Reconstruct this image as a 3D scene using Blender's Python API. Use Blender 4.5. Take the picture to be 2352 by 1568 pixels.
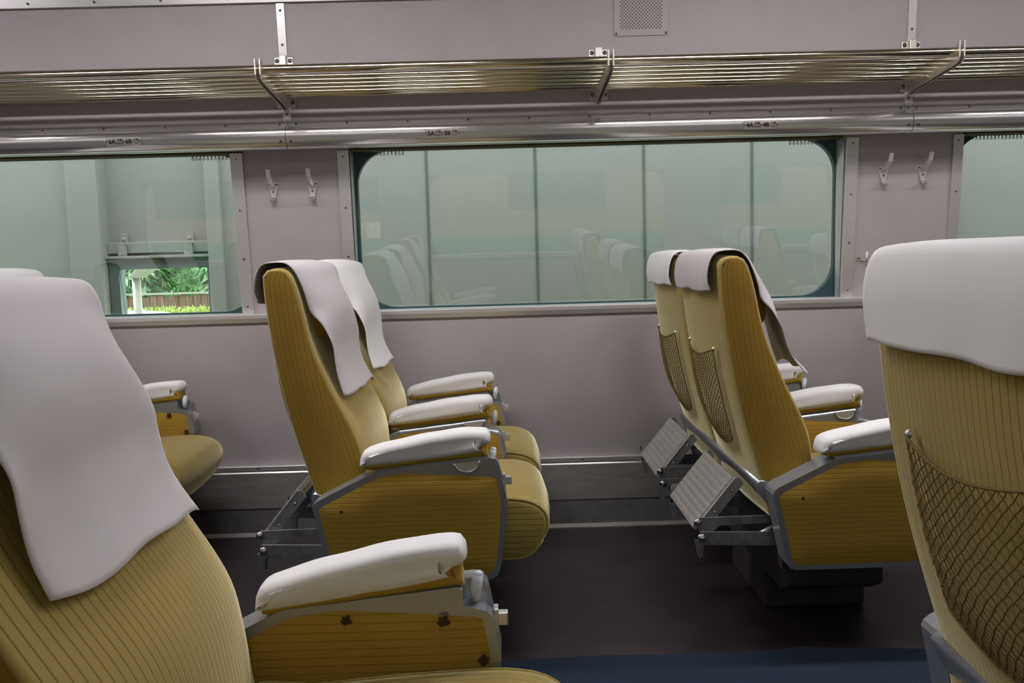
import bpy, math, random
from mathutils import Vector, Matrix
random.seed(7)
sc = bpy.context.scene
for o in list(bpy.data.objects): bpy.data.objects.remove(o)
COL = sc.collection
EYE = 1.07                      # height of the eye above the carriage floor
# ---------------------------------------------------------------- camera
def Z(z): return z + EYE        # heights measured from the eye -> heights above floor
PITCH, YAW, ROLL = [math.radians(a) for a in (5.42051, 0.49849, 1.56808)]
Fw = Vector((math.sin(YAW)*math.cos(PITCH), math.cos(YAW)*math.cos(PITCH), -math.sin(PITCH)))
r0 = Vector((math.cos(YAW), -math.sin(YAW), 0)); d0 = Fw.cross(r0)
rt = r0*math.cos(ROLL) + d0*math.sin(ROLL); dn = -r0*math.sin(ROLL) + d0*math.cos(ROLL)
cam_d = bpy.data.cameras.new('camera'); cam = bpy.data.objects.new('camera', cam_d); COL.objects.link(cam)
up = -dn; bk = -Fw
cam.matrix_world = Matrix(((rt.x, up.x, bk.x, 0), (rt.y, up.y, bk.y, 0), (rt.z, up.z, bk.z, EYE), (0, 0, 0, 1)))
cam_d.lens = 31.5; cam_d.sensor_width = 36; cam_d.sensor_fit = 'HORIZONTAL'
cam_d.clip_start = 0.02; cam_d.clip_end = 300
sc.camera = cam
# ---------------------------------------------------------------- sky, sun, exposure
world = bpy.data.worlds.new('world'); sc.world = world; world.use_nodes = True
wn = world.node_tree; wn.nodes.clear()
wo = wn.nodes.new('ShaderNodeOutputWorld'); wb = wn.nodes.new('ShaderNodeBackground')
wb.inputs[0].default_value = (0.80, 0.93, 0.90, 1); wb.inputs[1].default_value = 3.7
wn.links.new(wb.outputs[0], wo.inputs[0])
sun_d = bpy.data.lights.new('sun', 'SUN'); sun_d.energy = 3.0; sun_d.angle = 0.02; sun_d.color = (1, .97, .88)
sun = bpy.data.objects.new('sun', sun_d); COL.objects.link(sun)
sun.rotation_euler = Vector((0.75, -0.05, -1.0)).to_track_quat('-Z', 'Y').to_euler()
sc.view_settings.view_transform = 'Standard'; sc.view_settings.look = 'None'
sc.view_settings.exposure = 0.32; sc.view_settings.gamma = 1.0; sc.view_settings.use_curve_mapping = False
LAMP_E = 29.0                    # emission of the ceiling tubes' diffusers

# ---------------------------------------------------------------- materials
def mat(name, col, rough=.5, metal=0., **k):
    m = bpy.data.materials.new(name); m.use_nodes = True
    b = m.node_tree.nodes['Principled BSDF']
    b.inputs['Base Color'].default_value = (*col, 1); b.inputs['Roughness'].default_value = rough
    b.inputs['Metallic'].default_value = metal
    for kk, v in k.items(): b.inputs[kk.replace('_', ' ')].default_value = v
    return m
def nd(m, t, **k):
    n = m.node_tree.nodes.new(t)
    for a, v in k.items(): setattr(n, a, v)
    return n
def lk(m, a, b): m.node_tree.links.new(a, b)
def bsdf(m): return m.node_tree.nodes['Principled BSDF']
def add_noise(m, scale=60, amt=.06, bump=.0, stretch=(1, 1, 1), dist=.002, coord='Object'):
    b = bsdf(m); tc = nd(m, 'ShaderNodeTexCoord'); mp = nd(m, 'ShaderNodeMapping'); mp.inputs['Scale'].default_value = stretch
    lk(m, tc.outputs[coord], mp.inputs[0])
    n = nd(m, 'ShaderNodeTexNoise'); n.inputs['Scale'].default_value = scale; n.inputs['Detail'].default_value = 5
    lk(m, mp.outputs[0], n.inputs['Vector'])
    if amt:
        c = b.inputs['Base Color'].default_value
        r = nd(m, 'ShaderNodeValToRGB'); r.color_ramp.elements[0].position = .3; r.color_ramp.elements[1].position = .7
        r.color_ramp.elements[0].color = (*[max(0, x*(1-amt)) for x in c[:3]], 1)
        r.color_ramp.elements[1].color = (*[min(1, x*(1+amt)) for x in c[:3]], 1)
        lk(m, n.outputs[0], r.inputs[0]); lk(m, r.outputs[0], b.inputs['Base Color'])
    if bump:
        bp = nd(m, 'ShaderNodeBump'); bp.inputs['Strength'].default_value = bump; bp.inputs['Distance'].default_value = dist
        lk(m, n.outputs[0], bp.inputs['Height']); lk(m, bp.outputs[0], b.inputs['Normal'])
    return m
M = {}
M['wall'] = add_noise(mat('mauve_laminate', (.372, .338, .349), .55), 9, .03, .0)
M['wall2'] = M['wall']
M['ceil'] = mat('ceiling_paint', (.42, .40, .40), .6)
M['alu'] = add_noise(mat('brushed_aluminium', (.66, .645, .655), .34, .68), 30, .05, .04, (.3, 12, 12), .001)
M['cove'] = add_noise(mat('anodised_cove', (.70, .69, .70), .20, .78), 20, .04, .03, (.4, 10, 10), .001)
M['chrome'] = mat('polished_steel', (.60, .54, .41), .14, 1.0)
M['castmetal'] = mat('cast_bracket', (.60, .57, .53), .42, .9)
M['heater'] = add_noise(mat('heater_cover_steel', (.62, .59, .585), .30, .72), 14, .12, .03, (.5, 4, 4), .001)
M['kick'] = add_noise(mat('dark_kick_plate', (.20, .19, .21), .42, .6), 18, .15)
M['frame'] = mat('grey_painted_cast_frame', (.34, .36, .40), .28, .6)
M['zinc'] = add_noise(mat('zinc_steel', (.62, .65, .66), .35, .9), 40, .1)
M['rivsteel'] = mat('rivet_steel', (.45, .45, .46), .2, 1.0)
M['darksteel'] = add_noise(mat('dark_steel', (.40, .40, .40), .34, .8), 30, .3)
M['floor'] = add_noise(mat('linoleum_floor', (.030, .021, .025), .40), 7, .35, .05)
M['dark'] = mat('black_painted_steel', (.045, .038, .04), .5)
M['rubber'] = mat('black_rubber', (.012, .02, .024), .35)
M['teal'] = mat('dark_teal_gasket', (.018, .06, .068), .4)
M['brass'] = mat('brown_anodised_rail', (.075, .06, .03), .45, .2)
M['lever'] = mat('pale_plastic', (.60, .66, .72), .3)
M['ivory'] = mat('ivory_plastic', (.55, .52, .42), .35)
M['screw'] = mat('screw_steel', (.22, .20, .19), .35, 1.0)
M['ink'] = mat('navy_ink', (.012, .012, .06), .5)
M['ink2'] = mat('grey_ink', (.06, .06, .075), .5)
M['plate'] = mat('seat_number_plate', (.80, .78, .73), .4)
M['stain'] = add_noise(mat('dark_rivet_mark', (.035, .018, .006), .7), 300, .4)
M['panel'] = add_noise(mat('hall_wall_panel', (.30, .288, .282), .6), 5, .02)
M['seam'] = mat('hall_panel_seam', (.10, .12, .115), .6)
M['hatch'] = mat('hall_window_frame', (.12, .15, .165), .5)
M['post'] = mat('cream_post_paint', (.33, .325, .29), .5)
M['white'] = mat('white_paint', (.72, .72, .70), .4)
M['bodyor'] = mat('orange_carriage_paint', (.27, .13, .08), .35)
M['bodygr'] = mat('green_carriage_paint', (.03, .12, .07), .35)
M['glassdark'] = mat('dark_window', (.02, .04, .04), .08)

# corduroy: UV.x is in metres across the ribs
def corduroy(name, c, groove, sheen=.5, pitch=.0205):
    m = mat(name, c, .85); b = bsdf(m)
    b.inputs['Sheen Weight'].default_value = sheen; b.inputs['Sheen Roughness'].default_value = .30
    b.inputs['Sheen Tint'].default_value = (1, .95, .68, 1); b.inputs['Specular IOR Level'].default_value = .15
    uv = nd(m, 'ShaderNodeUVMap'); sp = nd(m, 'ShaderNodeSeparateXYZ'); lk(m, uv.outputs[0], sp.inputs[0])
    nz = nd(m, 'ShaderNodeTexNoise'); nz.inputs['Scale'].default_value = 6; lk(m, uv.outputs[0], nz.inputs['Vector'])
    wob = nd(m, 'ShaderNodeMath', operation='MULTIPLY_ADD'); wob.inputs[1].default_value = .004
    lk(m, nz.outputs[0], wob.inputs[0]); lk(m, sp.outputs[0], wob.inputs[2])
    d = nd(m, 'ShaderNodeMath', operation='DIVIDE'); d.inputs[1].default_value = pitch; lk(m, wob.outputs[0], d.inputs[0])
    f = nd(m, 'ShaderNodeMath', operation='FRACT'); lk(m, d.outputs[0], f.inputs[0])
    s = nd(m, 'ShaderNodeMath', operation='SUBTRACT'); s.inputs[1].default_value = .5; lk(m, f.outputs[0], s.inputs[0])
    a = nd(m, 'ShaderNodeMath', operation='ABSOLUTE'); lk(m, s.outputs[0], a.inputs[0])       # .5 on the groove
    rp = nd(m, 'ShaderNodeMapRange'); rp.inputs[1].default_value = .38; rp.inputs[2].default_value = .50; rp.clamp = True
    lk(m, a.outputs[0], rp.inputs[0])
    # fine pile
    n2 = nd(m, 'ShaderNodeTexNoise'); n2.inputs['Scale'].default_value = 420; tc = nd(m, 'ShaderNodeTexCoord'); lk(m, tc.outputs['Object'], n2.inputs['Vector'])
    n3 = nd(m, 'ShaderNodeTexNoise'); n3.inputs['Scale'].default_value = 9; n3.inputs['Detail'].default_value = 3; lk(m, tc.outputs['Object'], n3.inputs['Vector'])
    base = nd(m, 'ShaderNodeMixRGB'); base.inputs[1].default_value = (*[x*.82 for x in c], 1); base.inputs[2].default_value = (*[x*1.15 for x in c], 1)
    ad = nd(m, 'ShaderNodeMath', operation='MULTIPLY_ADD'); ad.inputs[1].default_value = .5; lk(m, n2.outputs[0], ad.inputs[0])
    hf = nd(m, 'ShaderNodeMath', operation='MULTIPLY'); hf.inputs[1].default_value = .5; lk(m, n3.outputs[0], hf.inputs[0]); lk(m, hf.outputs[0], ad.inputs[2])
    lk(m, ad.outputs[0], base.inputs[0])
    gm = nd(m, 'ShaderNodeMixRGB'); lk(m, rp.outputs[0], gm.inputs[0]); lk(m, base.outputs[0], gm.inputs[1]); gm.inputs[2].default_value = (*groove, 1)  # shade between the ribs put into the colour as a darker tone
    lk(m, gm.outputs[0], b.inputs['Base Color'])
    h = nd(m, 'ShaderNodeMath', operation='SUBTRACT'); h.inputs[0].default_value = 1.; lk(m, rp.outputs[0], h.inputs[1])
    h2 = nd(m, 'ShaderNodeMath', operation='MULTIPLY_ADD'); h2.inputs[1].default_value = .04; lk(m, n2.outputs[0], h2.inputs[0]); lk(m, h.outputs[0], h2.inputs[2])
    bp = nd(m, 'ShaderNodeBump'); bp.inputs['Strength'].default_value = .28; bp.inputs['Distance'].default_value = .002
    lk(m, h2.outputs[0], bp.inputs['Height']); lk(m, bp.outputs[0], b.inputs['Normal'])
    if sheen > .9:                      # paler copy only: added lobe strengthens the grazing sheen
        sh = nd(m, 'ShaderNodeBsdfSheen'); sh.inputs['Color'].default_value = (1.0, .97, .66, 1); sh.inputs['Roughness'].default_value = .22
        lk(m, bp.outputs[0], sh.inputs['Normal']); ad2 = nd(m, 'ShaderNodeAddShader'); lk(m, b.outputs[0], ad2.inputs[0]); lk(m, sh.outputs[0], ad2.inputs[1])
        lk(m, ad2.outputs[0], m.node_tree.nodes['Material Output'].inputs[0])
    return m
M['cord'] = corduroy('ochre_corduroy', (.36, .232, .034), (.265, .165, .022), .5, .0128)
M['cord_pale'] = corduroy('ochre_corduroy_pale_sheen', (.33, .25, .07), (.13, .095, .02), 1.0, .0155)  # same fabric as the side faces, grazing sheen put into a paler colour
M['net'] = mat('string_net', (.15, .105, .03), .8)
def cloth(name, c):
    m = mat(name, c, .8); b = bsdf(m); b.inputs['Sheen Weight'].default_value = .15
    b.inputs['Specular IOR Level'].default_value = .2
    add_noise(m, 7, .0, .25, (1, 1, 1), .012)
    return m
M['cloth'] = cloth('white_cotton', (.72, .715, .725))
M['cloth2'] = cloth('darkened_cotton', (.50, .478, .492))  # white cotton darkened: dim light on the near seat is in its colour
# carpet
M['carpet'] = add_noise(mat('blue_carpet', (.0025, .013, .032), .95), 500, .5, .4, (1, 1, 1), .003)
# glass
g = bpy.data.materials.new('green_tinted_glass'); g.use_nodes = True; g.node_tree.nodes.clear()
go = nd(g, 'ShaderNodeOutputMaterial'); gt = nd(g, 'ShaderNodeBsdfTransparent'); gg = nd(g, 'ShaderNodeBsdfGlossy'); gf = nd(g, 'ShaderNodeFresnel'); gx = nd(g, 'ShaderNodeMixShader')
gt.inputs[0].default_value = (.93, .965, .95, 1); gg.inputs['Roughness'].default_value = .0; gf.inputs[0].default_value = 2.15
gg.inputs[0].default_value = (1, 1, 1, 1)
lk(g, gf.outputs[0], gx.inputs[0]); lk(g, gt.outputs[0], gx.inputs[1]); lk(g, gg.outputs[0], gx.inputs[2]); lk(g, gx.outputs[0], go.inputs[0])
M['glass'] = g
# perforated vent: holes by object coordinates
v = mat('perforated_vent', (.372, .338, .349), .5); M['vent'] = v
tc = nd(v, 'ShaderNodeTexCoord'); mp = nd(v, 'ShaderNodeMapping'); mp.inputs['Rotation'].default_value = (0, math.radians(45), 0)
mp.inputs['Scale'].default_value = (1/.0088,)*3; lk(v, tc.outputs['Object'], mp.inputs[0])
fr = nd(v, 'ShaderNodeVectorMath', operation='FRACTION'); lk(v, mp.outputs[0], fr.inputs[0])
sb = nd(v, 'ShaderNodeVectorMath', operation='SUBTRACT'); sb.inputs[1].default_value = (.5, .5, .5); lk(v, fr.outputs[0], sb.inputs[0])
mu = nd(v, 'ShaderNodeVectorMath', operation='MULTIPLY'); mu.inputs[1].default_value = (1, 0, 1); lk(v, sb.outputs[0], mu.inputs[0])
ln = nd(v, 'ShaderNodeVectorMath', operation='LENGTH'); lk(v, mu.outputs[0], ln.inputs[0])
lt = nd(v, 'ShaderNodeMath', operation='LESS_THAN'); lt.inputs[1].default_value = .28; lk(v, ln.outputs['Value'], lt.inputs[0])
sx = nd(v, 'ShaderNodeSeparateXYZ'); lk(v, tc.outputs['Object'], sx.inputs[0])
def win(out, lim):
    a = nd(v, 'ShaderNodeMath', operation='ABSOLUTE'); lk(v, out, a.inputs[0]); l = nd(v, 'ShaderNodeMath', operation='LESS_THAN'); l.inputs[1].default_value = lim
    lk(v, a.outputs[0], l.inputs[0]); return l.outputs[0]
m1 = nd(v, 'ShaderNodeMath', operation='MULTIPLY'); lk(v, win(sx.outputs[0], .078), m1.inputs[0]); lk(v, win(sx.outputs[2], .078), m1.inputs[1])
m2 = nd(v, 'ShaderNodeMath', operation='MULTIPLY'); lk(v, m1.outputs[0], m2.inputs[0]); lk(v, lt.outputs[0], m2.inputs[1])
mx = nd(v, 'ShaderNodeMixRGB'); lk(v, m2.outputs[0], mx.inputs[0]); mx.inputs[1].default_value = (.372, .338, .349, 1); mx.inputs[2].default_value = (.008, .007, .007, 1)
lk(v, mx.outputs[0], bsdf(v).inputs['Base Color'])
# ribbed footrest face
rb = add_noise(mat('ribbed_footrest_rubber', (.33, .32, .30), .45), 60, .15); M['ribbed'] = rb
# lamps
lm = mat('lamp_diffuser', (.9, .9, .9), .5); bsdf(lm).inputs['Emission Color'].default_value = (1, .95, .95, 1); bsdf(lm).inputs['Emission Strength'].default_value = LAMP_E
M['lamp'] = lm
lm2 = lm.copy(); lm2.name = 'dim_lamp_diffuser'; lm2.node_tree.nodes['Principled BSDF'].inputs['Emission Strength'].default_value = LAMP_E*.13; M['lamp2'] = lm2

# ---------------------------------------------------------------- mesh helpers
class MB:
    def __init__(s): s.v = []; s.f = []; s.uv = []; s.mi = []; s.sm = []
    def add(s, vs, fs, uvs=None, mi=0, smooth=False):
        o = len(s.v); s.v += [tuple(p) for p in vs]
        for k, f in enumerate(fs):
            s.f.append(tuple(o+i for i in f)); s.mi.append(mi); s.sm.append(smooth)
            s.uv.append([uvs[i] for i in f] if uvs else [(0, 0)]*len(f))
    def grid(s, P, UV=None, close=False, mi=0, smooth=True, flip=False):
        n = len(P); m = len(P[0]); vs = [p for r in P for p in r]; us = [u for r in UV for u in r] if UV else None
        fs = []
        for i in range(n-1):
            for j in range(m-1 if not close else m):
                a, b = i*m+j, i*m+(j+1) % m; c, d = a+m, b+m
                fs.append((a, c, d, b) if flip else (a, b, d, c))
        s.add(vs, fs, us, mi, smooth)
    def box(s, x0, x1, y0, y1, z0, z1, mi=0):
        vs = [(x, y, z) for x in (x0, x1) for y in (y0, y1) for z in (z0, z1)]
        s.add(vs, [(0, 1, 3, 2), (4, 6, 7, 5), (0, 4, 5, 1), (2, 3, 7, 6), (0, 2, 6, 4), (1, 5, 7, 3)], None, mi)
    def prism_x(s, prof, x0, x1, mi=0, smooth=False):     # prof: list of (y,z)
        n = len(prof); vs = [(x0, y, z) for y, z in prof]+[(x1, y, z) for y, z in prof]
        s.add(vs, [(i, (i+1) % n, n+(i+1) % n, n+i) for i in range(n)], None, mi, smooth)
        s.add(vs, [tuple(range(n))[::-1], tuple(range(n, 2*n))], None, mi)
    def prism_y(s, prof, y0, y1, mi=0, smooth=False):     # prof: list of (x,z)
        n = len(prof); vs = [(x, y0, z) for x, z in prof]+[(x, y1, z) for x, z in prof]
        s.add(vs, [(i, n+i, n+(i+1) % n, (i+1) % n) for i in range(n)], [(q[0], q[2]) for q in vs], mi, smooth)
        s.add(vs, [tuple(range(n)), tuple(range(n, 2*n))[::-1]], [(q[2], q[0]) for q in vs], mi)
    def prism_z(s, prof, z0, z1, mi=0):
        n = len(prof); vs = [(x, y, z0) for x, y in prof]+[(x, y, z1) for x, y in prof]
        s.add(vs, [(i, (i+1) % n, n+(i+1) % n, n+i) for i in range(n)], None, mi)
        s.add(vs, [tuple(range(n))[::-1], tuple(range(n, 2*n))], None, mi)
    def tube(s, pts, r, n=10, mi=0, caps=True, smooth=True):
        pts = [Vector(p) for p in pts]; R = []; rr = r if isinstance(r, (list, tuple)) else [r]*len(pts)
        for i, p in enumerate(pts):
            t = (pts[min(i+1, len(pts)-1)]-pts[max(i-1, 0)]).normalized()
            a = Vector((0, 0, 1)) if abs(t.z) < .9 else Vector((1, 0, 0))
            u = t.cross(a).normalized(); w = t.cross(u)
            R.append([p+(u*math.cos(2*math.pi*k/n)+w*math.sin(2*math.pi*k/n))*rr[i] for k in range(n)])
        s.grid(R, None, True, mi, smooth)
        if caps: s.add(R[0], [tuple(range(n))], None, mi); s.add(R[-1], [tuple(range(n))[::-1]], None, mi)
    def dome(s, c, ax, r, h=None, n=10, mi=0):
        c = Vector(c); ax = Vector(ax).normalized(); h = r*.6 if h is None else h
        a = Vector((0, 0, 1)) if abs(ax.z) < .9 else Vector((1, 0, 0)); u = ax.cross(a).normalized(); w = ax.cross(u)
        R = []
        for k in range(4):
            t = math.pi/2*k/3; rr = r*math.cos(t)+1e-5
            R.append([c+ax*h*math.sin(t)+(u*math.cos(2*math.pi*q/n)+w*math.sin(2*math.pi*q/n))*rr for q in range(n)])
        s.grid(R, None, True, mi)
    def build(s, name, mats, parent=None, loc=None, bevel=0, seg=2, fixn=True):
        me = bpy.data.meshes.new(name); me.from_pydata(s.v, [], s.f)
        for mm in (mats if isinstance(mats, (list, tuple)) else [mats]): me.materials.append(mm)
        ul = me.uv_layers.new(name='UVMap'); i = 0
        for fi, p in enumerate(me.polygons):
            p.material_index = s.mi[fi]; p.use_smooth = s.sm[fi]
            for q in s.uv[fi]: ul.data[i].uv = q; i += 1
        if fixn:
            import bmesh
            bm = bmesh.new(); bm.from_mesh(me); bmesh.ops.remove_doubles(bm, verts=bm.verts, dist=1e-5)
            bmesh.ops.recalc_face_normals(bm, faces=bm.faces); bm.to_mesh(me); bm.free()
        o = bpy.data.objects.new(name, me); COL.objects.link(o)
        if parent: o.parent = parent
        if loc: o.location = loc
        if bevel:
            b = o.modifiers.new('bevel', 'BEVEL'); b.width = bevel; b.segments = seg; b.limit_method = 'ANGLE'; b.angle_limit = math.radians(35)
            b.harden_normals = False
        return o
def tag(o, label=None, cat=None, group=None, kind=None):
    if label: o['label'] = label
    if cat: o['category'] = cat
    if group: o['group'] = group
    if kind: o['kind'] = kind
    return o
def empty(name, loc=(0, 0, 0)):
    o = bpy.data.objects.new(name, None); o.empty_display_size = .1; COL.objects.link(o); o.location = loc; return o
def kids(o): return [c for c in bpy.data.objects if c.parent == o]
def copy_tree(o, parent=None):
    c = o.copy(); COL.objects.link(c)
    if parent: c.parent = parent
    for ch in kids(o): copy_tree(ch, c)
    return c
def struct(o, label=None): o['kind'] = 'structure'; return tag(o, label)
def lerp(a, b, t): return a+(b-a)*t
def interp(tab, x):
    if x <= tab[0][0]: return tab[0][1]
    for (a, b), (c, d) in zip(tab, tab[1:]):
        if x <= c: return b+(d-b)*(x-a)/(c-a)
    return tab[-1][1]
def smooth_path(pts, n, closed=False):       # Catmull-Rom resample
    P = [Vector(p) for p in pts]; N = len(P); out = []
    segs = N if closed else N-1
    def g(i): return P[i % N] if closed else P[max(0, min(N-1, i))]
    L = []
    for i in range(segs):
        a, b, c, d = g(i-1), g(i), g(i+1), g(i+2)
        for k in range(12):
            t = k/12
            L.append(.5*((2*b)+(c-a)*t+(2*a-5*b+4*c-d)*t*t+(3*b-a-3*c+d)*t**3))
    L.append(P[0] if closed else P[-1])
    acc = [0]
    for a, b in zip(L, L[1:]): acc.append(acc[-1]+(b-a).length)
    T = acc[-1]; j = 0
    cnt = n if closed else n-1
    for k in range(n):
        s = T*k/cnt
        while j < len(acc)-2 and acc[j+1] < s: j += 1
        q = (s-acc[j])/max(1e-9, acc[j+1]-acc[j]); out.append(L[j].lerp(L[j+1], min(1, q)))
    return out
def poly_resample(pts, n):
    P = [Vector(p) for p in pts]; P.append(P[0]); acc = [0]
    for a, b in zip(P, P[1:]): acc.append(acc[-1]+(b-a).length)
    out = []; j = 0
    for k in range(n):
        s_ = acc[-1]*k/n
        while acc[j+1] < s_: j += 1
        out.append(P[j].lerp(P[j+1], (s_-acc[j])/(acc[j+1]-acc[j])))
    return out
def normals2(P, closed):
    n = len(P); N = []
    for i in range(n):
        a = P[(i-1) % n] if closed else P[max(0, i-1)]; b = P[(i+1) % n] if closed else P[min(n-1, i+1)]
        t = (b-a).normalized(); N.append(Vector((t.y, -t.x)))
    return N
def pillow(mb, P, w, r, crown, off=(0, 0), yc=0, capring=None, capbulge=.0, mi=0, capmi=0, ny=14, uvoff=0, flat=False):
    """closed side profile P (2D x,z, anticlockwise so normals face outwards), half width w, rounded edge r, crown(i)->bulge."""
    N = normals2(P, True); n = len(P)
    ys = []
    for k in range(5): a = math.pi/2*(1-k/4); ys.append((-(w-r+r*math.sin(a)), -r+r*math.cos(a)))
    for k in range(1, ny): ys.append((lerp(-(w-r), w-r, k/ny), 0))
    ys += [(-a, b) for a, b in ys[4::-1]]
    G = []; U = []; acc = 0
    for i in range(n+1):
        ii = i % n
        if i: acc += (P[ii]-P[i-1]).length
        row = []; ur = []
        for (y, o) in ys:
            d = o + crown(ii)*(1-(abs(y)/w)**2.2)
            q = P[ii]+N[ii]*d
            row.append((q.x-off[0], y+yc, q.y-off[1])); ur.append((y+uvoff, acc))
        G.append(row); U.append(ur)
    mb.grid(G, U, False, mi, True)
    for sgn in (-1, 1):
        rim = [P[i]-N[i]*r for i in range(n)]
        G = []; U = []
        for k in range(6):
            t = k/5; row = []; ur = []
            for i in range(n+1):
                ii = i % n; c = capring(rim[ii]); q = rim[ii].lerp(c, t)
                row.append((q.x-off[0], yc+sgn*(w+capbulge*math.sin(math.pi/2*t)), q.y-off[1])); ur.append(((rim[ii]-q).length if not flat else q.y*1.0, acc*i/n))
            G.append(row); U.append(ur)
        mb.grid(G, U, False, capmi, True)

# ---------------------------------------------------------------- carriage shell
X0, X1 = -4.3, 5.0
SEAMS = (-.783, 1.537)
fl = MB(); fl.box(X0, X1, -.15, 3.55, -.06, 0); fo = fl.build('floor', M['floor']); struct(fo)
# far wall: pillars, apron, header (window openings between)
OPEN = [(-2.90, -.981), (-.576, 1.338), (1.790, 3.70)]
def zz(pr): return [(y, Z(z)) for y, z in pr]
w = MB()
w.prism_x(zz([(3.50, -1.07), (3.50, -.23), (3.545, -.225), (3.62, -.225), (3.62, -1.07)]), X0, X1)
xs = [X0]+[x for o in OPEN for x in o]+[X1]
for a, b in zip(xs[::2], xs[1::2]): w.prism_x(zz([(3.545, -.225), (3.492, .44), (3.62, .44), (3.62, -.225)]), a, b)
w.prism_x(zz([(3.492, .44), (3.425, .44), (3.412, .52), (3.385, .90), (3.378, 1.02), (3.62, 1.02), (3.62, .44)]), X0, X1)
wb_ = w.build('wall_back', M['wall']); struct(wb_)
# cove above the windows
def arc(cy, cz, r, a0, a1, n, sy=1): return [(cy+sy*r*math.cos(math.radians(lerp(a0, a1, k/n))), cz+r*math.sin(math.radians(lerp(a0, a1, k/n)))) for k in range(n+1)]
cv = [(3.413, .520), (3.405, .520), (3.405, .503)]
cv += [(3.385, .5020), (3.374, .500), (3.367, .495), (3.363, .488), (3.3605, .478), (3.359, .467), (3.3588, .455), (3.360, .444), (3.3635, .434), (3.369, .426), (3.378, .420), (3.392, .4170), (3.405, .4185), (3.470, .430), (3.470, .45), (3.413, .45)]
def shared(obj, loc, parent, name=None):
    c = obj.copy(); COL.objects.link(c); c.parent = parent; c.location = loc; return c
def screw_mesh(r):
    s = MB(); s.dome((0, 0, 0), (0, -1, 0), r, r*.45, 10); s.box(-r*.6, r*.6, -r*.5, -r*.4, -r*.12, r*.12, 1); 
    o = s.build('screw', [M['screw'], M['rubber']]); me = o.data; bpy.data.objects.remove(o); return me
SCREW = screw_mesh(.0048); BIGSCREW = screw_mesh(.0085)
def screws(parent, pts, me=None):
    for p in pts:
        o = bpy.data.objects.new('screw', me or SCREW); COL.objects.link(o); o.parent = parent; o.location = p
n = 0; bounds = [X0]+list(SEAMS)+[X1]
def wall_y(z):      # cabin face of the far wall at eye-relative height z
    if z > .52: return interp([(.52, 3.412), (.90, 3.385), (1.02, 3.378)], z)
    return interp([(-.225, 3.545), (.44, 3.492)], z)
for k in range(3):
    a, b = bounds[k]+.0012, bounds[k+1]-.0012
    c = MB(); c.prism_x(zz(cv), a, b, 0, True); n += 1
    o = c.build('trim_%d' % n, M['cove']); struct(o)
    md = o.modifiers.new('e', 'EDGE_SPLIT'); md.split_angle = math.radians(50)
    pts = []; x = {0: -.783-.030, 1: -.783+.030, 2: 1.537+.030}[k]
    pts.append((x, 3.405, Z(.512))); 
    if k == 1: pts.append((1.537-.03, 3.405, Z(.512)))
    st = .226
    if k == 0: pts += [(x-.2-st*i, 3.405, Z(.512)) for i in range(8)]
    if k == 1: pts += [(x+.19+st*i, 3.405, Z(.512)) for i in range(9)]
    if k == 2: pts += [(x+.2+st*i, 3.405, Z(.512)) for i in range(8)]
    screws(o, pts)
    screws(o, [(p, 3.358, Z(.444)) for p in ([-.783-.018] if k == 0 else [-.783+.018, 1.537-.018] if k == 1 else [1.537+.018])])
# vertical joint strips on the upper wall
for sx_ in SEAMS:
    s = MB(); s.prism_x(zz([(3.412, .52), (3.382, .94), (3.374, .94), (3.404, .52)]), sx_-.0145, sx_+.0145); n += 1
    o = s.build('trim_%d' % n, M['alu']); struct(o)
    screws(o, [(sx_, wall_y(z)-.0085, Z(z)) for z in (.548, .795, .915)])
# top rail at the edge of the ceiling
s = MB(); s.prism_x(zz([(3.383, .943), (3.366, .943), (3.362, .975), (3.355, .975), (3.355, 1.03), (3.383, 1.03)]), X0, X1); n += 1
o = s.build('trim_%d' % n, M['alu']); struct(o); screws(o, [(-1.93+.24*i, 3.362, Z(.957)) for i in range(14)])
# strips beside the windows
for (a, b) in ((-1.028, -.981), (-.619, -.576), (1.338, 1.385), (1.751, 1.790)):
    s = MB(); s.prism_x(zz([(3.545, -.205), (3.491, .42), (3.482, .42), (3.536, -.205)]), a, b); n += 1
    o = s.build('trim_%d' % n, M['alu'], bevel=.0015); struct(o)
    c = (a+b)/2; screws(o, [(c, wall_y(z)-.010, Z(z)) for z in (-.168, .018, .205, .398)])
# window sill ledge
s = MB(); s.prism_x(zz([(3.60, -.196), (3.487, -.196), (3.484, -.200), (3.484, -.212), (3.490, -.230), (3.51, -.233), (3.60, -.233)]), X0, X1); n += 1
o = s.build('trim_%d' % n, M['alu']); struct(o)
# lower heater cover and kick plate
s = MB(); s.prism_x(zz([(3.502, -.790), (3.470, -.792), (3.466, -.796), (3.468, -.812), (3.502, -.814)]), X0, X1); n += 1
o = s.build('trim_%d' % n, M['alu']); struct(o); screws(o, [(-2.0+.255*i, 3.467, Z(-.802)) for i in range(16)])
s = MB(); s.prism_x(zz([(3.502, -.815), (3.464, -.815), (3.460, -.820), (3.466, -.962), (3.502, -.962)]), X0, X1)
s.prism_x(zz([(3.502, -.962), (3.472, -.962), (3.455, -1.066), (3.455, -1.07), (3.502, -1.07)]), X0, X1, 1)
s.prism_x(zz([(3.456, -1.056), (3.438, -1.066), (3.438, -1.07), (3.456, -1.07)]), X0, X1, 0)
o = s.build('baseboard_back', [M['heater'], M['kick']]); struct(o)

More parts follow.
